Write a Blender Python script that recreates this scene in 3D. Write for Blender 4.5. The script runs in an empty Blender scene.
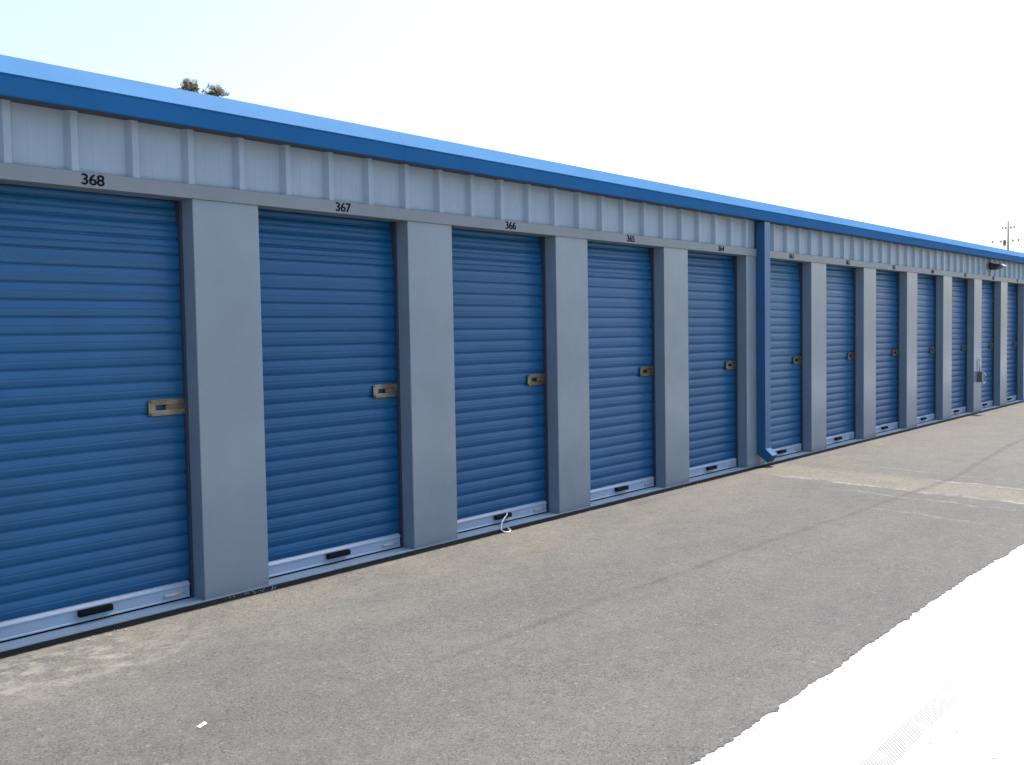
import bpy, bmesh, math, random
from mathutils import Vector, Matrix, noise
random.seed(7)
S = bpy.context.scene
C = S.collection
# Axes: X runs along the storage front (away from the camera), -Y points out of the front, Z up.
# Helpers take "o" = distance OUT of the front plane, so Y = -o.
P = 1.524          # bay pitch
PW = 0.4036        # pier width
REC = 0.1136       # door recess
HB, HT = 2.118, 2.192
GZ = 0.022         # asphalt surface
I0, I1 = -1, 14    # piers -1..14

# ------------------------------------------------------------------ materials
def mat(name, col, rough=0.5, metal=0.0, spec=0.5):
    m = bpy.data.materials.new(name); m.use_nodes = True
    b = m.node_tree.nodes['Principled BSDF']
    b.inputs['Base Color'].default_value = (*col, 1)
    b.inputs['Roughness'].default_value = rough
    b.inputs['Metallic'].default_value = metal
    b.inputs['Specular IOR Level'].default_value = spec
    return m
class NT:
    def __init__(s, m): s.t = m.node_tree; s.n = s.t.nodes; s.l = s.t.links; s.b = s.n['Principled BSDF']
    def new(s, typ, **kw):
        n = s.n.new(typ)
        for k, v in kw.items(): setattr(n, k, v)
        return n
    def pos(s):
        return s.new('ShaderNodeNewGeometry').outputs['Position']
    def mapping(s, src, scale=(1,1,1), rot=(0,0,0)):
        m = s.new('ShaderNodeMapping'); m.inputs['Scale'].default_value = scale; m.inputs['Rotation'].default_value = rot
        s.l.new(src, m.inputs['Vector']); return m.outputs[0]
    def noise(s, src, scale, detail=4, rough=0.55, dist=0):
        n = s.new('ShaderNodeTexNoise'); n.inputs['Scale'].default_value = scale; n.inputs['Detail'].default_value = detail
        n.inputs['Roughness'].default_value = rough; n.inputs['Distortion'].default_value = dist
        s.l.new(src, n.inputs['Vector']); return n.outputs['Fac']
    def voro(s, src, scale, out='Distance'):
        n = s.new('ShaderNodeTexVoronoi'); n.inputs['Scale'].default_value = scale; s.l.new(src, n.inputs['Vector']); return n.outputs[out]
    def ramp(s, src, stops):
        r = s.new('ShaderNodeValToRGB'); e = r.color_ramp.elements
        while len(e) < len(stops): e.new(0.5)
        for k, (p, c) in enumerate(stops):
            e[k].position = p; e[k].color = (*c, 1) if isinstance(c, tuple) else (c, c, c, 1)
        s.l.new(src, r.inputs[0]); return r.outputs[0]
    def math(s, op, a, b=None, c=None, clamp=False):
        n = s.new('ShaderNodeMath', operation=op); n.use_clamp = clamp
        for i, v in enumerate((a, b, c)):
            if v is None: continue
            if isinstance(v, (int, float)): n.inputs[i].default_value = v
            else: s.l.new(v, n.inputs[i])
        return n.outputs[0]
    def mrange(s, src, a, b, c=0.0, d=1.0, smooth=False):
        n = s.new('ShaderNodeMapRange'); n.interpolation_type = 'SMOOTHSTEP' if smooth else 'LINEAR'
        for i, v in zip((1, 2, 3, 4), (a, b, c, d)): n.inputs[i].default_value = v
        s.l.new(src, n.inputs[0]); return n.outputs[0]
    def mix(s, fac, a, b, blend='MIX'):
        n = s.new('ShaderNodeMix', data_type='RGBA', blend_type=blend)
        for i, v in ((0, fac), (6, a), (7, b)):
            if isinstance(v, (int, float)): n.inputs[i].default_value = v
            elif isinstance(v, tuple): n.inputs[i].default_value = (*v, 1)
            else: s.l.new(v, n.inputs[i])
        return n.outputs[2]
    def bump(s, h, strength=0.3, dist=0.01):
        n = s.new('ShaderNodeBump'); n.inputs['Strength'].default_value = strength; n.inputs['Distance'].default_value = dist
        s.l.new(h, n.inputs['Height']); s.l.new(n.outputs[0], s.b.inputs['Normal'])
    def col(s, c): s.l.new(c, s.b.inputs['Base Color'])
    def rough(s, c): s.l.new(c, s.b.inputs['Roughness'])

def paint(name, col, rough=0.4, dirt=(0.25, 0.22, 0.18), amount=0.25, streak=True, wav=0.0015, spec=0.5):
    """painted sheet steel: faint mottling, rain streaks, dust towards splash height, oil-canning"""
    m = mat(name, col, rough, 0, spec); t = NT(m); p = t.pos()
    mott = t.noise(p, 3.0, 5, 0.6)
    a = t.mix(t.mrange(mott, 0.35, 0.7), tuple(c*0.93 for c in col), tuple(min(1, c*1.06) for c in col))
    st = t.noise(t.mapping(p, (9, 9, 0.5)), 2.2, 4, 0.65)
    a = t.mix(t.mrange(st, 0.52, 0.85, 0, amount), a, dirt)
    sp = t.new('ShaderNodeSeparateXYZ'); t.l.new(p, sp.inputs[0])
    low = t.mrange(sp.outputs[2], 0.03, 0.42, 1, 0, True)
    low = t.math('MULTIPLY', low, t.mrange(t.noise(p, 14, 5, 0.7), 0.4, 0.75, 0.0, amount*1.1))
    a = t.mix(low, a, tuple(0.75*c+0.25*q for c, q in zip(col, (0.3, 0.27, 0.22))))
    t.col(a)
    t.rough(t.mrange(t.noise(t.mapping(p, (1, 1, 0.3)), 2.5, 2, 0.4), 0.3, 0.7, rough-0.015, rough+0.02))
    return m
M = {}
M['door'] = paint('door_blue_paint', (0.006, 0.089, 0.222), 0.30, (0.02, 0.10, 0.2), 0.05, wav=0.0006, spec=0.3)
t_ = NT(M['door']); oi_ = t_.new('ShaderNodeObjectInfo'); hs_ = t_.new('ShaderNodeHueSaturation')
src_ = M['door'].node_tree.nodes['Principled BSDF'].inputs['Base Color'].links[0].from_socket
t_.l.new(src_, hs_.inputs['Color']); t_.l.new(t_.mrange(oi_.outputs['Random'], 0, 1, 0.92, 1.10), hs_.inputs['Value']); t_.l.new(t_.mrange(oi_.outputs['Random'], 0, 1, 1.0, 0.95), hs_.inputs['Saturation'])
t_.col(hs_.outputs[0])
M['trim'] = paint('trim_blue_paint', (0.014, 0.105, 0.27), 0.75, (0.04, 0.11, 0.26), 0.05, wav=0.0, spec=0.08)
M['eave'] = paint('sunlit_trim_blue_paint', (0.028, 0.152, 0.345), 0.7, (0.06, 0.18, 0.34), 0.05, wav=0.0, spec=0.15)  # same trim paint, lightened so the colour itself carries the sunlight
M['spout'] = paint('downspout_blue_paint', (0.010, 0.092, 0.24), 0.34, (0.03, 0.10, 0.22), 0.05, wav=0.0, spec=0.5)
M['pier'] = paint('pier_grey_paint', (0.190, 0.243, 0.293), 0.25, (0.17, 0.21, 0.24), 0.02, wav=0.0008, spec=0.6)
M['panel'] = paint('panel_light_grey_paint', (0.26, 0.335, 0.415), 0.45, (0.22, 0.25, 0.28), 0.12, wav=0.0006)
M['header'] = paint('header_grey_paint', (0.175, 0.205, 0.225), 0.45, (0.16, 0.16, 0.15), 0.2, wav=0.0006)
M['soffit'] = mat('shade_dark_soffit', (0.045, 0.045, 0.045), 0.7)  # coloured near black to paint in the shade beneath the gutter
M['guide'] = mat('dark_guide_steel', (0.03, 0.045, 0.08), 0.5)
M['roof'] = paint('roof_galvalume', (0.5, 0.52, 0.54), 0.4)
M['plain'] = mat('interior_dark', (0.05, 0.05, 0.055), 0.9)
M['bar'] = paint('bottom_bar_aluminium', (0.29, 0.385, 0.51), 0.28, (0.3, 0.3, 0.3), 0.25)
M['rubber'] = mat('black_rubber', (0.006, 0.006, 0.008), 0.8, 0, 0.15)
M['ink'] = mat('black_vinyl', (0.006, 0.006, 0.008), 0.9, 0, 0.1)
def latchmat():
    m = mat('brassy_galvanised', (0.5, 0.42, 0.26), 0.38, 0.85); t = NT(m); p = t.pos()
    t.col(t.ramp(t.noise(p, 11, 2, 0.4), [(0.3, (0.15, 0.115, 0.065)), (0.5, (0.19, 0.16, 0.105)), (0.7, (0.27, 0.26, 0.22))]))
    return m
M['latch'] = latchmat()
M['bolt'] = mat('tarnished_bolt', (0.13, 0.115, 0.09), 0.45, 0.8)
M['steel'] = mat('zinc_steel', (0.55, 0.56, 0.55), 0.35, 0.9)
M['tie'] = mat('white_plastic', (0.78, 0.8, 0.8), 0.4)
M['paper'] = mat('white_paper', (0.8, 0.8, 0.78), 0.8)
M['lamp'] = mat('bronze_lamp_housing', (0.016, 0.015, 0.014), 0.5)
M['lens'] = mat('frosted_lamp_glass', (0.22, 0.23, 0.23), 0.5)
M['box'] = mat('grey_outlet_box', (0.12, 0.13, 0.14), 0.5)
M['pvc'] = mat('pale_pvc', (0.6, 0.62, 0.62), 0.4)

def concrete(name, base, tyre=False, rough=0.85):
    m = mat(name, base, rough); t = NT(m); p = t.pos()
    n1 = t.noise(p, 1.3, 6, 0.6); n2 = t.noise(p, 45, 4, 0.7)
    a = t.mix(t.mrange(n1, 0.3, 0.7), tuple(c*0.9 for c in base), tuple(min(.9, c*1.05) for c in base))
    a = t.mix(t.mrange(n2, 0.35, 0.75, 0, 0.3), a, tuple(c*0.8 for c in base))
    pit = t.voro(p, 16); pitn = t.noise(p, 2.1, 2, 0.5)
    k = t.math('MULTIPLY', t.math('LESS_THAN', pit, 0.09), t.math('GREATER_THAN', pitn, 0.60))
    a = t.mix(k, a, (0.12, 0.11, 0.1))
    if tyre:
        sp = t.new('ShaderNodeSeparateXYZ'); t.l.new(p, sp.inputs[0]); x, y = sp.outputs[0], sp.outputs[1]
        # a tyre print: two rows of slanted tread bars along the slab
        c = t.math('ADD', y, t.math('MULTIPLY', x, -0.012)); c = t.math('ADD', c, 3.445)
        band = t.math('LESS_THAN', t.math('ABSOLUTE', c), 0.043)
        ph = t.math('ADD', t.math('MULTIPLY', x, 52.0), t.math('MULTIPLY', c, -61.0))
        bars = t.math('LESS_THAN', t.math('FRACT', ph), 0.42)
        fade = t.math('MULTIPLY', t.mrange(x, -6, 0.0, 0.7, 1), t.mrange(x, 0.8, 3.0, 1, 0.45))
        fade = t.math('MULTIPLY', fade, t.mrange(t.noise(p, 6, 3, 0.6), 0.28, 0.48, 0.6, 1))
        k = t.math('MULTIPLY', t.math('MULTIPLY', band, bars), t.math('MULTIPLY', fade, 0.97))
        a = t.mix(k, a, (0.13, 0.13, 0.13))
    t.col(a)
    t.bump(t.noise(p, 120, 3, 0.6), 0.25, 0.004)
    return m
M['slab'] = concrete('slab_concrete', (0.27, 0.37, 0.45))
M['concrete'] = concrete('apron_concrete', (0.47, 0.465, 0.445), tyre=True)

def asphalt():
    m = mat('worn_asphalt', (0.2, 0.2, 0.2), 0.9, 0, 0.3); t = NT(m); p = t.pos()
    sp = t.new('ShaderNodeSeparateXYZ'); t.l.new(p, sp.inputs[0]); x, y = sp.outputs[0], sp.outputs[1]
    o = t.math('MULTIPLY', y, -1.0)
    big = t.noise(t.mapping(p, (0.55, 1.2, 1)), 1.1, 5, 0.6, 0.4)
    a = t.mix(t.mrange(big, 0.3, 0.72), (0.084, 0.084, 0.081), (0.120, 0.118, 0.111))
    # tan dust drifted near the building and down the drain line
    dn = t.noise(t.mapping(p, (0.7, 1.4, 1)), 1.7, 6, 0.65, 0.6)
    near = t.mrange(o, 0.1, 1.5, 1, 0, True)
    dust = t.math('MULTIPLY', near, t.mrange(dn, 0.34, 0.62, 0.05, 0.9))
    a = t.mix(dust, a, (0.182, 0.160, 0.125))
    dn2 = t.noise(p, 3.4, 6, 0.7, 0.5)
    farx = t.math('MULTIPLY', t.mrange(x, 4.5, 9, 0, 0.6, True), t.mrange(dn2, 0.3, 0.7, 0.3, 1))
    a = t.mix(farx, a, (0.185, 0.172, 0.145))
    # bright chalky scuffs close to the camera side of the slab edge
    sc = t.math('MULTIPLY', t.mrange(t.noise(t.mapping(p, (3, 5, 1)), 1.5, 6, 0.8, 0.0), 0.58, 0.72), t.mrange(o, 0.0, 0.9, 0.55, 0))
    a = t.mix(sc, a, (0.36, 0.33, 0.27))
    # drain wash from the downspout: tan band with lime edges
    wob = t.math('MULTIPLY', t.math('SUBTRACT', t.noise(t.mapping(p, (0.3, 2.2, 1)), 1.6, 5, 0.6), 0.5), 0.28)
    line = t.math('ADD', t.math('SUBTRACT', x, t.math('MULTIPLY', o, -0.175)), wob)
    bm = t.math('MULTIPLY', t.mrange(line, 5.9, 6.0, 0, 1, True), t.mrange(line, 6.45, 6.75, 1, 0, True))
    bm = t.math('MULTIPLY', bm, t.mrange(t.noise(p, 5, 6, 0.7), 0.25, 0.65, 0.25, 0.95))
    a = t.mix(bm, a, (0.215, 0.195, 0.145))
    def lime(c, w, lo, hi, amp, sc_):
        d = t.math('ABSOLUTE', t.math('SUBTRACT', line, c)) if isinstance(c, float) else t.math('ABSOLUTE', c)
        k = t.mrange(d, w*0.2, w*1.2, 1, 0, True)
        k = t.math('MULTIPLY', k, t.mrange(o, lo, lo+0.25, 0, 1)); k = t.math('MULTIPLY', k, t.mrange(o, hi, hi+0.4, 1, 0))
        return t.math('MULTIPLY', k, t.mrange(t.noise(p, sc_, 5, 0.7), 0.38, 0.6, 0, amp))
    a = t.mix(lime(5.93, 0.045, 0.3, 2.6, 0.95, 4), a, (0.34, 0.335, 0.315))
    a = t.mix(lime(6.63, 0.045, 1.6, 2.9, 0.95, 3), a, (0.34, 0.335, 0.315))
    a = t.mix(lime(5.58, 0.03, 1.2, 2.4, 0.6, 6), a, (0.30, 0.295, 0.28))
    a = t.mix(lime(7.05, 0.03, 0.6, 2.2, 0.5, 5), a, (0.30, 0.295, 0.28))
    a = t.mix(lime(4.95, 0.05, 1.7, 2.3, 0.45, 5), a, (0.3, 0.29, 0.26))
    # longitudinal paving seam
    wob2 = t.math('MULTIPLY', t.math('SUBTRACT', t.noise(t.mapping(p, (1, 0.2, 1)), 1.1, 6, 0.72), 0.5), 0.12)
    bend = t.math('ADD', t.math('MULTIPLY', t.mrange(x, 1.5, 6.5, 0, 1), 0.17), t.math('MULTIPLY', t.mrange(x, 6.5, 9.5, 0, 1), -0.26))
    sd = t.math('ABSOLUTE', t.math('SUBTRACT', t.math('ADD', o, wob2), t.math('ADD', bend, 1.645)))
    seam = t.math('MULTIPLY', t.mrange(sd, 0.002, 0.050, 1, 0, True), t.mrange(t.noise(t.mapping(p, (2, 2, 1)), 3.1, 6, 0.8), 0.32, 0.6, 0.15, 0.95))
    a = t.mix(t.math('MULTIPLY', seam, t.mrange(x, -0.6, 0.6, 0.0, 0.85)), a, (0.055, 0.052, 0.049))
    # aggregate speckle: pale and dark stones in binder
    ve = t.voro(p, 190, 'Color'); g = t.new('ShaderNodeSeparateColor'); t.l.new(ve, g.inputs[0])
    a = t.mix(t.mrange(g.outputs[0], 0.0, 1.0, 0, 0.34), a, t.mix(t.mrange(g.outputs[1], 0.2, 0.8), (0.035, 0.034, 0.033), (0.24, 0.23, 0.21)))
    v2 = t.voro(p, 80, 'Color'); g2 = t.new('ShaderNodeSeparateColor'); t.l.new(v2, g2.inputs[0])
    a = t.mix(t.math('MULTIPLY', t.math('GREATER_THAN', g2.outputs[0], 0.90), 0.35), a, (0.04, 0.038, 0.038))
    a = t.mix(t.math('MULTIPLY', t.math('GREATER_THAN', g2.outputs[1], 0.992), 0.3), a, (0.30, 0.28, 0.25))
    fine = t.noise(p, 22, 6, 0.8)
    a = t.mix(t.mrange(fine, 0.35, 0.7, 0.0, 0.5), a, (0.052, 0.051, 0.05))
    a = t.mix(t.mrange(t.noise(p, 6.5, 5, 0.65, 0.4), 0.42, 0.68, 0.0, 0.14), a, (0.18, 0.17, 0.15))
    # dark open pits between stones, denser in worn patches
    pt = t.voro(t.mapping(p, (1, 1.5, 1)), 54); pd = t.noise(p, 1.9, 4, 0.6)
    pk = t.math('MULTIPLY', t.math('LESS_THAN', pt, t.mrange(pd, 0.3, 0.7, 0.16, 0.32)), 0.75)
    a = t.mix(pk, a, (0.034, 0.034, 0.035))
    # pale sandy spill by the first door
    dx = t.math('MULTIPLY', t.math('ADD', x, 0.95), 0.85); dy = t.math('MULTIPLY', t.math('SUBTRACT', o, 0.38), 1.6)
    rr = t.math('SQRT', t.math('ADD', t.math('MULTIPLY', dx, dx), t.math('MULTIPLY', dy, dy)))
    sp_ = t.math('MULTIPLY', t.mrange(rr, 0.15, 0.8, 1, 0, True), t.mrange(t.noise(t.mapping(p, (1.0, 1.5, 1)), 7, 6, 0.8, 0.0), 0.46, 0.62, 0.0, 0.6))
    a = t.mix(sp_, a, (0.28, 0.262, 0.215))
    t.col(a)
    h = t.math('ADD', t.voro(p, 190), t.math('MULTIPLY', t.noise(p, 12, 5, 0.6), 0.9))
    t.bump(h, 0.30, 0.004)
    return m
M['asphalt'] = asphalt()
M['chips'] = mat('pale_stone_chips', (0.34, 0.31, 0.25), 0.9)
M['base_shade'] = mat('black_base_shade', (0.012, 0.012, 0.013), 0.85, 0, 0.2)  # near black, shade along the slab foot put into the colour
M['soil'] = concrete('dry_soil', (0.26, 0.22, 0.16))
def leafmat(name, c1, c2):
    m = mat(name, c1, 0.7, 0, 0.3); t = NT(m)
    oi = t.new('ShaderNodeNewGeometry')
    t.col(t.mix(oi.outputs['Random Per Island'], c1, c2)); return m
M['leaf'] = leafmat('tree_leaves', (0.085, 0.11, 0.06), (0.17, 0.18, 0.10))
M['bark'] = concrete('tree_bark', (0.11, 0.08, 0.055))
M['wood'] = concrete('weathered_pole_wood', (0.34, 0.33, 0.32))
M['insul'] = mat('dark_insulator', (0.16, 0.16, 0.17), 0.3)

# ------------------------------------------------------------------ mesh helpers
class MB:
    def __init__(s): s.v = []; s.f = []
    def poly(s, vs, fs):
        b = len(s.v); s.v += [tuple(v) for v in vs]; s.f += [tuple(i+b for i in f) for f in fs]
    def box(s, x0, x1, o0, o1, z0, z1):
        y0, y1 = -o1, -o0
        s.poly([(x0,y0,z0),(x1,y0,z0),(x1,y1,z0),(x0,y1,z0),(x0,y0,z1),(x1,y0,z1),(x1,y1,z1),(x0,y1,z1)],
               [(3,2,1,0),(4,5,6,7),(0,1,5,4),(1,2,6,5),(2,3,7,6),(3,0,4,7)])
    def prism_x(s, prof, x0, x1, close=True, caps=True):
        """prof: list of (o,z)"""
        n = len(prof); vs = [(x0,-o,z) for o,z in prof] + [(x1,-o,z) for o,z in prof]
        fs = [(i,(i+1)%n,(i+1)%n+n,i+n) for i in range(n if close else n-1)]
        if close and caps: fs += [tuple(range(n))[::-1], tuple(range(n,2*n))]
        s.poly(vs, fs)
    def prism_z(s, prof, z0, z1, close=True):
        n = len(prof); vs = [(x,-o,z0) for x,o in prof] + [(x,-o,z1) for x,o in prof]
        fs = [(i,(i+1)%n,(i+1)%n+n,i+n) for i in range(n if close else n-1)]
        if close: fs += [tuple(range(n))[::-1], tuple(range(n,2*n))]
        s.poly(vs, fs)
    def tube(s, pts, r, seg=8, taper=None, caps=True):
        pts = [Vector(p) for p in pts]; n = len(pts); rings = []; b = len(s.v)
        ref = Vector((0,0,1))
        for i, p in enumerate(pts):
            d = (pts[min(i+1,n-1)] - pts[max(i-1,0)]).normalized()
            u = d.cross(ref if abs(d.dot(ref)) < 0.95 else Vector((1,0,0))).normalized(); w = d.cross(u)
            rr = taper[i] if taper else r
            for k in range(seg):
                a = 2*math.pi*k/seg; s.v.append(tuple(p + u*math.cos(a)*rr + w*math.sin(a)*rr))
        for i in range(n-1):
            for k in range(seg):
                a, c = b+i*seg+k, b+i*seg+(k+1)%seg
                s.f.append((a, c, c+seg, a+seg))
        if caps:
            s.f.append(tuple(b+k for k in range(seg))[::-1]); s.f.append(tuple(b+(n-1)*seg+k for k in range(seg)))
    def build(s, name, m, parent=None, bevel=0, smooth=False, loc=None):
        me = bpy.data.meshes.new(name); me.from_pydata(s.v, [], s.f); me.update()
        bm = bmesh.new(); bm.from_mesh(me); bmesh.ops.recalc_face_normals(bm, faces=bm.faces); bm.to_mesh(me); bm.free()
        me.materials.append(m)
        if smooth:
            for p in me.polygons: p.use_smooth = True
        o = bpy.data.objects.new(name, me); C.objects.link(o)
        if loc is not None: o.location = loc
        if bevel:
            mod = o.modifiers.new('bevel', 'BEVEL'); mod.width = bevel; mod.segments = 2; mod.limit_method = 'ANGLE'; mod.angle_limit = math.radians(40)
        if parent: o.parent = parent
        return o
def tag(o, label=None, cat=None, group=None, kind=None):
    if label: o['label'] = label
    if cat: o['category'] = cat
    if group: o['group'] = group
    if kind: o['kind'] = kind
    return o
def empty(name, loc=(0,0,0)):
    o = bpy.data.objects.new(name, None); o.empty_display_size = 0.2; C.objects.link(o); o.location = loc; return o

# ------------------------------------------------------------------ building
XL, XR = I0*P, I1*P + PW
bld = tag(empty('storage_building'), 'long grey self storage building with blue roll up doors', 'storage building')

# foundation slab with a slightly ragged front edge
mb = MB(); n = 900; rnd = random.Random(3)
top = []; 
for i in range(n+1):
    x = XL - 0.3 + (XR - XL + 0.6)*i/n
    e = 0.006 + 0.005*noise.noise(Vector((x*7, 0, 3))) + 0.006*noise.noise(Vector((x*24, 5, 3))) 
    top.append((x, e))
vs = []; fs = []
for x, e in top: vs += [(x, 9.3, 0.030), (x, -e, 0.030), (x, -e-0.003, -0.2)]
for i in range(n): 
    a = i*3; fs += [(a, a+1, a+4, a+3), (a+1, a+2, a+5, a+4)]
mb.poly(vs, fs); mb.build('foundation_slab', M['slab'], bld)

# piers
pm = MB(); 
pm.prism_z([(0,-0.16),(0,0),(PW,0),(PW,-0.16)], 0.0302, HB+0.001, close=False)
pier0 = pm.build('pier', M['pier'], bld, loc=(XL,0,0))
bmod = pier0.modifiers.new('bevel','BEVEL'); bmod.width = 0.004; bmod.segments = 2; bmod.limit_method = 'ANGLE'; bmod.angle_limit = math.radians(40)
for i in range(I0+1, I1+1):
    c = pier0.copy(); C.objects.link(c); c.parent = bld; c.location = (i*P, 0, 0)

# header trim: stops either side of the downspout
DS0, DS1 = 6.297, 6.420
def header(x0, x1):
    h = MB(); h.prism_x([(-0.118,HB),(0.014,HB),(0.014,HT-0.004),(0.009,HT),(-0.118,HT)], x0, x1)
    return h.build('header_trim', M['header'], bld, bevel=0.0015)
header(XL, DS0-0.012); header(DS1+0.004, XR)
mb = MB(); mb.box(DS0-0.012, DS1+0.004, -0.118, -0.006, HB, HT); mb.build('header_splice', M['header'], bld)

# ribbed upper wall panels (one sheet, ribs every foot, two pencil ribs between)
prof = []; pit = 0.3048; k0 = int(math.floor(XL/pit)); k1 = int(math.ceil(XR/pit))
F = -0.023
for k in range(k0+1, k1):
    c = k*pit - 0.004
    prof += [(c-0.038,F),(c-0.0165,F+0.032),(c+0.0165,F+0.032),(c+0.038,F)]
    for q in (0.36, 0.64):
        m_ = c + pit*q; prof += [(m_-0.010,F),(m_-0.004,F+0.0012),(m_+0.004,F+0.0012),(m_+0.010,F)]
prof = [(XL,F)] + [p for p in prof if XL < p[0] < XR] + [(XR,F)]
mb = MB(); mb.prism_z(prof, HT-0.03, 2.50, close=False); mb.build('ribbed_wall_panel', M['panel'], bld)

# gutter (shaded vertical face) and sloped eave trim above it
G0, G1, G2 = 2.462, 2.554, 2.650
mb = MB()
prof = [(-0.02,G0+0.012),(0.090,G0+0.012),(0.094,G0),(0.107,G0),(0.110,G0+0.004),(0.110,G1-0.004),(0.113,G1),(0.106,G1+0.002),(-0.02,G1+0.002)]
x = XL-0.12; seams = []
while x < XR+0.12:
    x2 = min(x+3.048, XR+0.12); mb.prism_x(prof, x, x2-0.0015); x = x2
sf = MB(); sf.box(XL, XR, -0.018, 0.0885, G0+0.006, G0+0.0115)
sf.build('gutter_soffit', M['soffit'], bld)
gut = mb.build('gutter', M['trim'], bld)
mb = MB(); x = XL-0.12
while x < XR+0.12:
    x2 = min(x+3.048, XR+0.12)
    mb.prism_x([(0.1065,G1+0.0025),(0.1095,G1+0.006),(0.052,G2),(0.0,G2+0.003),(-0.35,G2+0.010),(-0.35,G2-0.02),(-0.02,G1+0.0025)], x, x2-0.0015); x = x2
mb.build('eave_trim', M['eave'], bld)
# roof, back and end walls
mb = MB(); mb.prism_x([(-0.345,G2+0.012),(-4.6,G2+0.10),(-9.2,G2+0.01),(-9.2,G2-0.02),(-4.6,G2+0.05),(-0.345,G2-0.03)], XL-0.10, XR+0.10)
mb.build('roof', M['roof'], bld)
mb = MB(); mb.box(XL, XR, -9.1, -9.05, 0.03, G2-0.021); mb.build('rear_wall', M['panel'], bld)
for xa, xb in ((XL-0.03, XL-0.001), (XR+0.001, XR+0.03)):
    mb = MB(); mb.box(xa, xb, -9.05, -0.03, 0.03, G1); mb.build('end_wall', M['panel'], bld)
mb = MB(); mb.box(XL, XR, -0.75, -0.72, 0.03, 2.55); mb.build('inner_wall', M['plain'], bld)

# downspout with outward kick
mb = MB()
O = 0.095
W0, W1 = DS0, DS1
def tubeface(prof_pts): pass
outer = [(O,2.457),(O,0.205),(0.168,0.138),(0.113,0.062),(0.004,0.150),(0.004,2.457)]
mb.prism_x(outer, W0, W1)
ds = mb.build('downspout', M['spout'], bld, bevel=0.004)
mb = MB(); mb.poly([(W0+0.008,-0.1635,0.1335),(W1-0.008,-0.1635,0.1335),(W1-0.008,-0.1195,0.0720),(W0+0.008,-0.1195,0.0720)],[(0,1,2,3)])
for v in range(4): 
    a = mb.v[v]; mb.v[v] = (a[0], a[1]-0.0035, a[2]-0.0028)
mb.build('outlet_opening', M['plain'], ds)

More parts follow.
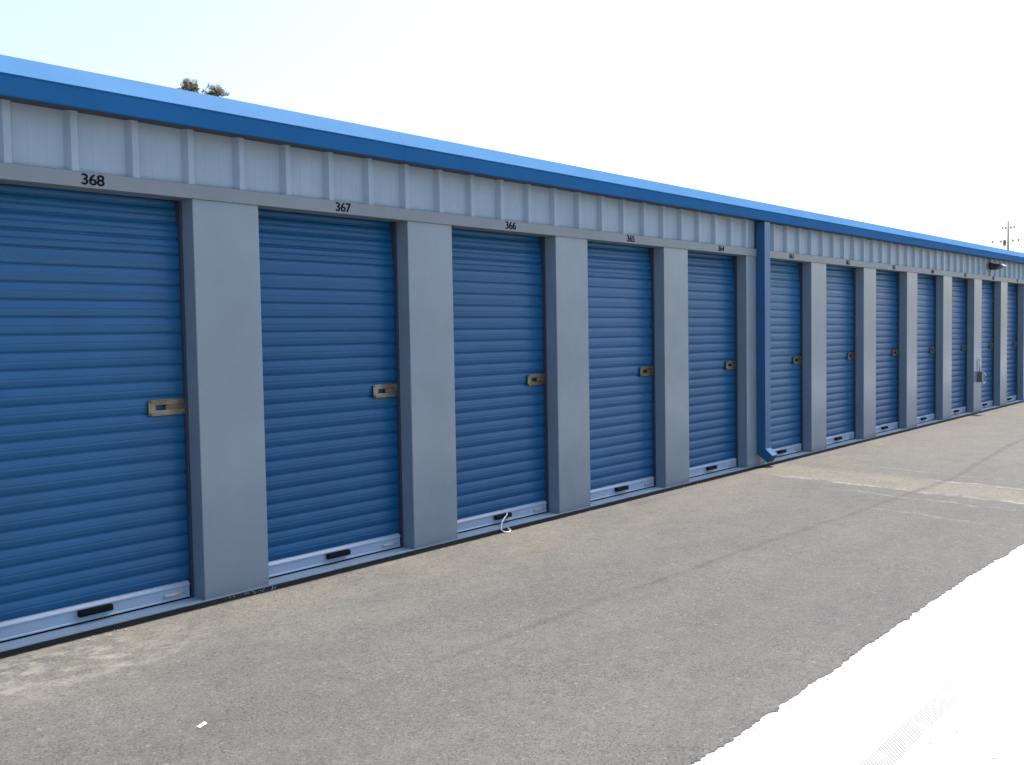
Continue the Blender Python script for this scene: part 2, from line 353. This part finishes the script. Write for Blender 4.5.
# ------------------------------------------------------------------ roll-up doors
DW = P - PW       # opening width
def make_door():
    pitch = 0.0817; zb = 0.122
    base = -REC - 0.012
    prof = []
    z = zb; zt = 2.17
    # slat section: deep crease, rounded belly, shallow mid crease, rounded belly
    sec = [(0.00,-0.0105),(0.04,-0.0105),(0.075,-0.0060),(0.15,-0.0028),(0.27,-0.0005),(0.37,0.0012),(0.44,0.0014),(0.475,-0.0004),(0.515,-0.0004),(0.55,0.0012),(0.64,0.0009),(0.76,-0.0004),(0.87,-0.0024),(0.95,-0.0050),(0.985,-0.0105)]
    while z < zt:
        for u, d in sec:
            if u in (0.475, 0.515): d = 0.0003 if z < 1.76 else -0.0050
            elif z >= 1.76 and d > -0.014: d = d - 0.003*(1-abs(math.sin(2*math.pi*u)))
            zz = z + u*pitch
            back = 0.0
            if zz > 1.84: back = 0.12*(zz-1.84)**1.3     # curtain leans back towards the drum
            prof.append((base + d - back, zz))
        z += pitch
    m = MB(); m.prism_x(prof, -DW+0.001, -0.001, close=False)
    d = m.build('roll_up_door', M['door'], bld)
    for p in d.data.polygons: p.use_smooth = False
    for x0, x1 in ((-0.013, -0.0008), (-DW+0.0008, -DW+0.013)):
        g = MB(); g.box(x0, x1, -REC-0.20, -REC+0.0135, 0.0305, HB-0.001); g.build('guide_channel', M['guide'], d, bevel=0.001)
    # extruded bottom bar: sloping top lip, flat face, toe
    b = MB(); o = -REC
    b.prism_x([(o-0.02,0.124),(o-0.004,0.122),(o+0.010,0.108),(o+0.010,0.101),(o+0.004,0.099),(o+0.004,0.050),(o+0.008,0.046),(o+0.008,0.040),(o-0.02,0.040)], -DW+0.022, -0.022)
    b.build('bottom_bar', M['bar'], d, bevel=0.0012)
    r = MB(); r.box(-DW+0.014, -0.014, o-0.016, o+0.001, 0.0305, 0.0398); r.build('weather_seal', M['rubber'], d)
    h = MB(); h.prism_x([(o+0.0045,0.0700),(o+0.030,0.0690),(o+0.036,0.076),(o+0.034,0.096),(o+0.026,0.101),(o+0.0045,0.101)], -0.630, -0.462)
    h.build('pull_handle', M['rubber'], d, bevel=0.003)
    s = MB(); s.box(-0.176, -0.080, o+0.0045, o+0.012, 0.060, 0.078); s.box(-0.168, -0.10, o+0.012, o+0.018, 0.064, 0.073)
    s.tube([(-0.056,-(o+0.004),0.070),(-0.056,-(o+0.012),0.070)], 0.006, 10)
    s.build('stop_clip', M['steel'], d, bevel=0.001)
    # slide latch: back plate, two folded rails, bolt, keeper slot, rivets
    q = o + 0.004
    l = MB()
    zc = 1.050
    l.prism_z([(-0.222,0),(-0.222,0)],0,0) if False else None
    # plate with rectangular window (four bars) and rounded nose
    l.box(-0.205, -0.012, q-0.004, q, zc+0.013, zc+0.042)
    l.box(-0.205, -0.012, q-0.004, q, zc-0.042, zc-0.013)
    l.box(-0.220, -0.180, q-0.0041, q-0.0001, zc-0.037, zc+0.037)
    l.box(-0.120, -0.012, q-0.0042, q-0.0002, zc-0.0129, zc+0.0129)
    l.box(-0.212, -0.060, q, q+0.009, zc+0.027, zc+0.0345)
    l.box(-0.212, -0.060, q, q+0.009, zc-0.0345, zc-0.027)
    ob = l.build('slide_latch', M['latch'], d, bevel=0.0012)
    bl = MB(); bl.box(-0.135, -0.004, q+0.0005, q+0.0065, zc-0.009, zc+0.009); bl.box(-0.135, -0.125, q+0.0065, q+0.018, zc-0.009, zc+0.009)
    for x_, z_ in ((-0.028, zc+0.040), (-0.028, zc-0.036)):
        bl.tube([(x_,-(q),z_),(x_,-(q+0.004),z_)], 0.006, 10)
    blt = bl.build('latch_bolt', M['bolt'], d, bevel=0.001)
    return d
door0 = make_door()
doors = {0: door0}
for i in list(range(I0+1+0, I1+1)):
    if i == 0: continue
    c = door0.copy(); C.objects.link(c); c.parent = bld; c.location = (i*P, 0, 0); doors[i] = c
    for ch in door0.children:
        g = ch.copy(); C.objects.link(g); g.parent = c
# vertical guide angles in the reveals are folded into the piers; unit numbers on the header
def number(i, txt):
    cu = bpy.data.curves.new('unit_number', 'FONT'); cu.body = txt; cu.size = 0.072; cu.extrude = 0.0006; cu.offset = 0.0
    cu.align_x = 'CENTER'; cu.space_character = 0.94
    tmp = bpy.data.objects.new('tmp', cu); C.objects.link(tmp)
    dg = bpy.context.evaluated_depsgraph_get(); me = bpy.data.meshes.new_from_object(tmp.evaluated_get(dg))
    bpy.data.objects.remove(tmp); bpy.data.curves.remove(cu)
    v0 = [v.co.copy() for v in me.vertices]; f0 = [tuple(p.vertices) for p in me.polygons]
    nb = MB()
    for q, (dx, dy) in enumerate(((0,0),(0.001,0),(-0.001,0),(0,0.0009),(0,-0.0009),(0.0008,0.0007),(-0.0008,-0.0007),(0.0008,-0.0007),(-0.0008,0.0007))):
        nb.poly([(c.x+dx, c.y+dy, c.z+q*0.00006) for c in v0], f0)
    me = bpy.data.meshes.new('unit_number'); me.from_pydata(nb.v, [], nb.f); me.update()
    me.name = 'unit_number'; me.materials.clear(); me.materials.append(M['ink'])
    o = bpy.data.objects.new('unit_number', me); C.objects.link(o); o.parent = bld
    o.rotation_euler = (math.radians(90), 0, 0); o.scale = (1.14, 1, 1); o.location = (i*P - 0.535, -0.0152, HB+0.014)
for i in range(0, 12): number(i, str(368-i))

# ------------------------------------------------------------------ wall flood lamp high on the panels
lp = empty('flood_lamp', (14.50, 0, 2.345)); lp.parent = bld
def lbox(b, x0,x1,o0,o1,z0,z1): b.box(x0,x1,o0,o1,z0,z1)
mb = MB(); mb.box(-0.055,0.055,0.0095,0.05,-0.05,0.06); mb.tube([(0,-0.05,0.01),(0,-0.11,0.02)],0.016,10)
mb.build('wall_bracket', M['lamp'], lp, bevel=0.004)
mb = MB(); mb.prism_x([(0.045,-0.05),(0.06,-0.065),(0.17,-0.035),(0.205,0.0),(0.20,0.014),(0.06,0.045),(0.045,0.03)], -0.13, 0.13)
mb.build('lamp_housing', M['lamp'], lp, bevel=0.005)
mb = MB(); mb.prism_x([(0.12,0.034),(0.205,0.016),(0.245,-0.015),(0.249,-0.011),(0.21,0.021),(0.12,0.039)], -0.13, 0.13)
mb.build('lamp_visor', M['lens'], lp)

# outlet box with bent conduit on a far pier
ob = MB(); ob.box(13.90, 14.02, 0.0015, 0.065, 0.50, 0.66)
bx = ob.build('outlet_box', M['box'], bld, bevel=0.004)
c = MB(); c.box(13.893, 14.027, 0.0655, 0.072, 0.493, 0.667); c.build('cover_plate', M['box'], bx, bevel=0.002)
c = MB(); c.tube([(14.02,-0.035,0.63),(14.09,-0.05,0.64),(14.13,-0.06,0.60),(14.13,-0.06,0.50),(14.08,-0.05,0.47),(14.02,-0.035,0.50)], 0.011, 8)
c.build('conduit_loop', M['pvc'], bx, smooth=True)
c = MB(); c.tube([(13.96,-0.02,0.66),(13.96,-0.02,0.86)], 0.011, 8); c.build('conduit_riser', M['pvc'], bx, smooth=True)

# ------------------------------------------------------------------ ground
def sheet(name, x0, x1, y0, y1, z, m, label, nx=1):
    mb = MB(); mb.poly([(x0,y0,z),(x1,y0,z),(x1,y1,z),(x0,y1,z)],[(0,1,2,3)])
    o = mb.build(name, m); tag(o, label, None, None, 'structure'); return o
sheet('ground', -1500, 1500, -1500, 1500, -0.10, M['soil'], 'dry bare soil ground reaching the horizon')
# concrete apron
sheet('concrete_apron', -60, 90, -6.6, -2.80, 0.015, M['concrete'], 'sunlit pale concrete apron with a faint tyre print')
# asphalt lane with ragged edges; edge crumbles onto the concrete
n = 5200; vs = []; fs = []
xa, xb = -30.0, 60.0
xs = []; x = xa
while x < xb:
    xs.append(x); x += 0.011 if -1.5 < x < 8 else 0.09
for x in xs:
    far = 2.975 + 0.008*math.sin(x*1.7+1) + 0.012*noise.noise(Vector((x*2.2,1.3,0))) + 0.015*noise.noise(Vector((x*9,4.3,0))) + 0.010*noise.noise(Vector((x*27,7.7,0))) + 0.008*noise.noise(Vector((x*70,17.7,0)))
    st = noise.noise(Vector((x*5.5, 9.1, 0)))
    far += 0.016*max(0, st-0.15) - 0.014*max(0, -st-0.2)
    near = 0.050 + 0.006*noise.noise(Vector((x*13,2,0)))
    vs += [(x,-near,-0.06),(x,-near-0.002,GZ-0.003),(x,-near-0.006,GZ),(x,-far+0.012,GZ),(x,-far-0.001,GZ-0.003),(x,-far-0.010,0.010)]
for i in range(len(xs)-1):
    a = i*6
    for k in range(5): fs.append((a+k, a+k+1, a+k+7, a+k+6))
mb = MB(); mb.poly(vs, fs); o = mb.build('asphalt_lane', M['asphalt']); tag(o, 'worn grey asphalt lane along the storage doors', kind='structure')
# lane continues past both ends, and across the apron
sheet('far_asphalt', -60, 90, -40, -6.6, 0.004, M['asphalt'], 'asphalt yard beyond the concrete apron')

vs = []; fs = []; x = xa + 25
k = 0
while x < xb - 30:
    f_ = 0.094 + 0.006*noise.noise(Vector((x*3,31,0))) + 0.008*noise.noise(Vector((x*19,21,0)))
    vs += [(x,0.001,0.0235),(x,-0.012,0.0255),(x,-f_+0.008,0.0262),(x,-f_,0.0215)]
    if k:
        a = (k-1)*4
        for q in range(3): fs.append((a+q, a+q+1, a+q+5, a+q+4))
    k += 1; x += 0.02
mb = MB(); mb.poly(vs, fs); tag(mb.build('base_shade_strip', M['base_shade']), 'black strip painted as shade between the building slab and the asphalt', kind='structure')  # added black strip: paints the shadow line at the slab foot

# loose grit: tiny stones along the ragged asphalt edge and by the slab
mb = MB(); rnd = random.Random(11)
def stone(x, o, z, r):
    vs = []
    for dx, dy, dz in ((1,0,0),(-1,0,0),(0,1,0),(0,-1,0),(0,0,1),(0,0,-.4)):
        k = r*rnd.uniform(0.6,1.2); vs.append((x+dx*k, -o+dy*k, z+dz*k*0.8))
    mb.poly(vs, [(0,2,4),(2,1,4),(1,3,4),(3,0,4),(2,0,5),(1,2,5),(3,1,5),(0,3,5)])
for _ in range(300):
    x = rnd.uniform(-1.0, 9); stone(x, 3.00+abs(rnd.gauss(0, 0.02)), 0.0155, rnd.uniform(0.0015,0.005))
for _ in range(260):
    x = rnd.uniform(-1.2, 14); stone(x, rnd.uniform(0.05, 1.0)**1.6+0.04, GZ, rnd.uniform(0.0015,0.0045))
for _ in range(160):
    x = rnd.uniform(-1.2, 10); stone(x, rnd.uniform(0.1, 3.0), GZ, rnd.uniform(0.0015,0.004))
for cx_, co_, n_ in ((0.28, 0.055, 26), (4.80, 0.11, 30), (6.0, 0.12, 16), (-0.6, 0.14, 24), (1.7, 0.13, 20), (3.3, 0.12, 14), (9.2, 0.12, 16)):
    for _ in range(n_):
        stone(cx_+rnd.gauss(0, 0.10), max(0.03, co_+rnd.gauss(0, 0.02)), 0.025, rnd.uniform(0.002, 0.008))
tag(mb.build('loose_grit', M['chips']), 'tiny loose stones scattered on the asphalt and along its ragged edge', 'grit', None, 'stuff')

# paper scrap and plastic tie
def gpt(x, o): return (x, -o, GZ)
mb = MB(); mb.poly([(-0.020,-0.007,0.002),(0.018,-0.009,0.004),(0.021,0.006,0.008),(-0.017,0.008,0.003),(-0.020,-0.007,0.003),(0.018,-0.009,0.005),(0.021,0.006,0.009),(-0.017,0.008,0.004)],
                   [(3,2,1,0),(4,5,6,7),(0,1,5,4),(1,2,6,5),(2,3,7,6),(3,0,4,7)])
o = mb.build('paper_scrap', M['paper'], loc=(-0.955, -1.462, GZ)); o.rotation_euler = (0,0,0.3)
tag(o, 'small white scrap of paper lying on the asphalt in front of the nearest door', 'litter')
# tie hangs from the handle of unit 366 (third door) down over the slab edge
hx = 2*P - 0.525
mb = MB(); pts = []
A = [(2.525,0.080,0.1065),(2.52,0.069,0.104),(2.505,0.066,0.090),(2.455,0.050,0.072),(2.395,0.015,0.056),(2.345,-0.025,0.042),(2.308,-0.060,0.034),(2.283,-0.105,0.030),(2.300,-0.127,0.028),(2.340,-0.112,0.029),(2.364,-0.084,0.031),(2.370,-0.066,0.037)]
# smooth by Catmull-Rom
A = [Vector(a) for a in A]
for i in range(len(A)-1):
    p0, p1, p2, p3 = A[max(i-1,0)], A[i], A[i+1], A[min(i+2,len(A)-1)]
    for q in range(5):
        t_ = q/5; pts.append(0.5*((2*p1)+(p2-p0)*t_+(2*p0-5*p1+4*p2-p3)*t_*t_+(3*p1-p0-3*p2+p3)*t_**3))
pts.append(A[-1])
base = Vector((hx,-0.0,0.03))
mb.tube([p-base for p in pts], 0.005, 8)
o = mb.build('plastic_strap', M['tie'], smooth=True, loc=base)
tag(o, 'white plastic strap hanging from a door pull handle and curling onto the asphalt', 'strap')

# ------------------------------------------------------------------ utility pole far to the right
px, py = -2.900 + 1.0895*95 , -(4.584 - 0.2690*95)
pole = tag(empty('utility_pole', (px, py, -0.1)), 'thin wooden utility pole with crossarms rising behind the far end of the roof', 'utility pole')
H = 1.41 + 0.1025*95 + 0.1
mb = MB(); mb.tube([(0,0,0),(0,0,H)], 0.15, 12, taper=[0.15,0.09]); mb.build('pole', M['wood'], pole, smooth=True)
vd = Vector((0.27,1.09,0)).normalized(); vd = Vector((-0.24, -0.97, 0))
def arm(z, L0, L1):
    mb = MB(); a = vd*L0; b = vd*L1
    mb.tube([(a.x,a.y,z),(b.x,b.y,z)], 0.025, 4); mb.build('crossarm', M['wood'], pole)
    for L in (L0, L1, L0*0.45, L1*0.45):
        q = vd*L; mb = MB(); mb.tube([(q.x,q.y,z+0.04),(q.x,q.y,z+0.12),(q.x,q.y,z+0.26)], 0.09, 10, taper=[0.04,0.09,0.05]); mb.build('insulator', M['insul'], pole, smooth=True)
arm(H-0.75, -0.55, 0.55); arm(H-2.0, -1.55, 1.0)
mb = MB(); q = vd*-0.1; mb.tube([(vd.x*-0.35,vd.y*-0.35,H-2.3),(vd.x*-0.35,vd.y*-0.35,H-1.75)], 0.14, 12); mb.build('transformer', M['insul'], pole, smooth=True)

# ------------------------------------------------------------------ two trees far behind the roof
def tree(name, dx, dy, ztop_slope, label, seed, t=70):
    r = random.Random(seed)
    x = -2.900 + dx*t; y = -(4.584 + dy*t); zt = 1.41 + ztop_slope*t + 0.1
    root = tag(empty(name, (x, y, -0.1)), label, 'tree', 'slender trees behind the storage roof')
    mb = MB(); pts = [(r.uniform(-.08,.08)*k, r.uniform(-.08,.08)*k, zt*0.97*k/8) for k in range(9)]
    mb.tube(pts, 0.3, 10, taper=[0.36-0.038*k for k in range(9)])
    for k in range(46):
        z = zt*r.uniform(0.35, 0.97); a = r.uniform(0, 6.28); L = (0.95 if z > zt*0.9 else 1.5)*r.uniform(0.5, 1)*min(1, (zt*1.01-z)/1.5+0.35)
        mb.tube([(0,0,z-0.5*L),(math.cos(a)*L*0.6, math.sin(a)*L*0.6, z-0.1*L),(math.cos(a)*L, math.sin(a)*L, z+0.2*L)], 0.04, 5, taper=[0.07,0.04,0.015])
    mb.build('trunk', M['bark'], root, smooth=True)
    mb = MB(); cl = []
    for k in range(150):
        h = r.uniform(0.0, 1)**1.15; z = zt - 0.22 - h*zt*0.62
        R = min(1.05, 0.30+0.9*(zt-z)**0.6*0.72) if zt - z < 3 else 1.5
        a = r.uniform(0, 6.28); q = R*math.sqrt(r.uniform(0.05, 1))
        cl.append((math.cos(a)*q, math.sin(a)*q, z - 0.18*q*q, r.uniform(0.16, 0.36)))
    for k in range(17):
        a = r.uniform(0, 6.28); q = r.uniform(0, 0.95); cl.append((math.cos(a)*q, math.sin(a)*q, zt-0.25-0.42*q-r.uniform(0,0.35), r.uniform(0.12,0.24)))
    for cx, cy, cz, cr in cl:
        for j in range(95):
            d = Vector((r.gauss(0,1), r.gauss(0,1), r.gauss(0,.8))).normalized()*cr*r.uniform(0.3,1.05)
            c = Vector((cx,cy,cz))+d; u = Vector((r.gauss(0,1), r.gauss(0,1), r.gauss(0,1))).normalized(); w = u.orthogonal().normalized()
            s_ = r.uniform(0.035, 0.07)
            mb.poly([c-u*s_*1.5, c+w*s_*.6, c+u*s_*1.5, c-w*s_*.6], [(0,1,2,3)])
    mb.build('crown', M['leaf'], root)
    return root
tree('slender_tree', 0.5695, -0.8972, 0.2590, 'taller slender tree whose clumpy top shows left of the other above the roof', 5)
tree('slender_tree', 0.5865, -0.8765, 0.2530, 'lower slender tree whose top shows just right of its taller neighbour above the roof', 9)

# ------------------------------------------------------------------ light
EL = 62.0
sun_out = 0.005
sd = Vector((math.cos(math.radians(EL)), -sun_out*math.sin(math.radians(EL)), math.sin(math.radians(EL)))).normalized()
L = bpy.data.lights.new('sun', 'SUN'); L.energy = 3.5; L.angle = math.radians(0.53); L.color = (1.0, 0.955, 0.88)
lo = bpy.data.objects.new('sun', L); C.objects.link(lo); lo.rotation_euler = (-sd).to_track_quat('-Z', 'Y').to_euler(); lo.location = (0,-10,20)
w = bpy.data.worlds.new('World'); S.world = w; w.use_nodes = True
nt = w.node_tree; bg = nt.nodes['Background']; sky = nt.nodes.new('ShaderNodeTexSky'); sky.sky_type = 'NISHITA'
sky.sun_disc = False; sky.sun_elevation = math.radians(EL); sky.sun_rotation = math.atan2(sd.x, sd.y)
sky.air_density = 1.0; sky.dust_density = 3.0; sky.ozone_density = 1.0
nt.links.new(sky.outputs[0], bg.inputs[0]); bg.inputs[1].default_value = 0.15

# ------------------------------------------------------------------ camera
th, pi_, ro = 0.702363, 0.0503328, 0.0165367
fw = Vector((math.cos(th)*math.cos(pi_), math.sin(th)*math.cos(pi_), -math.sin(pi_)))
rt = Vector((math.sin(th), -math.cos(th), 0)); up = rt.cross(fw)
R_ = rt*math.cos(ro) - up*math.sin(ro); U_ = rt*math.sin(ro) + up*math.cos(ro)
cd = bpy.data.cameras.new('camera'); cam = bpy.data.objects.new('camera', cd); C.objects.link(cam)
m = Matrix(((R_.x,U_.x,-fw.x,-2.9004),(R_.y,U_.y,-fw.y,-4.58408),(R_.z,U_.z,-fw.z,1.407288),(0,0,0,1)))
cam.matrix_world = m; cd.sensor_width = 36; cd.lens = 1000/1024*36; cd.clip_start = 0.05; cd.clip_end = 5000
S.camera = cam
S.render.resolution_x = 1024; S.render.resolution_y = 765
S.render.engine = 'CYCLES'
vs_ = S.view_settings; vs_.view_transform = 'Standard'; vs_.look = 'None'; vs_.exposure = 1.05; vs_.gamma = 1; vs_.use_curve_mapping = False
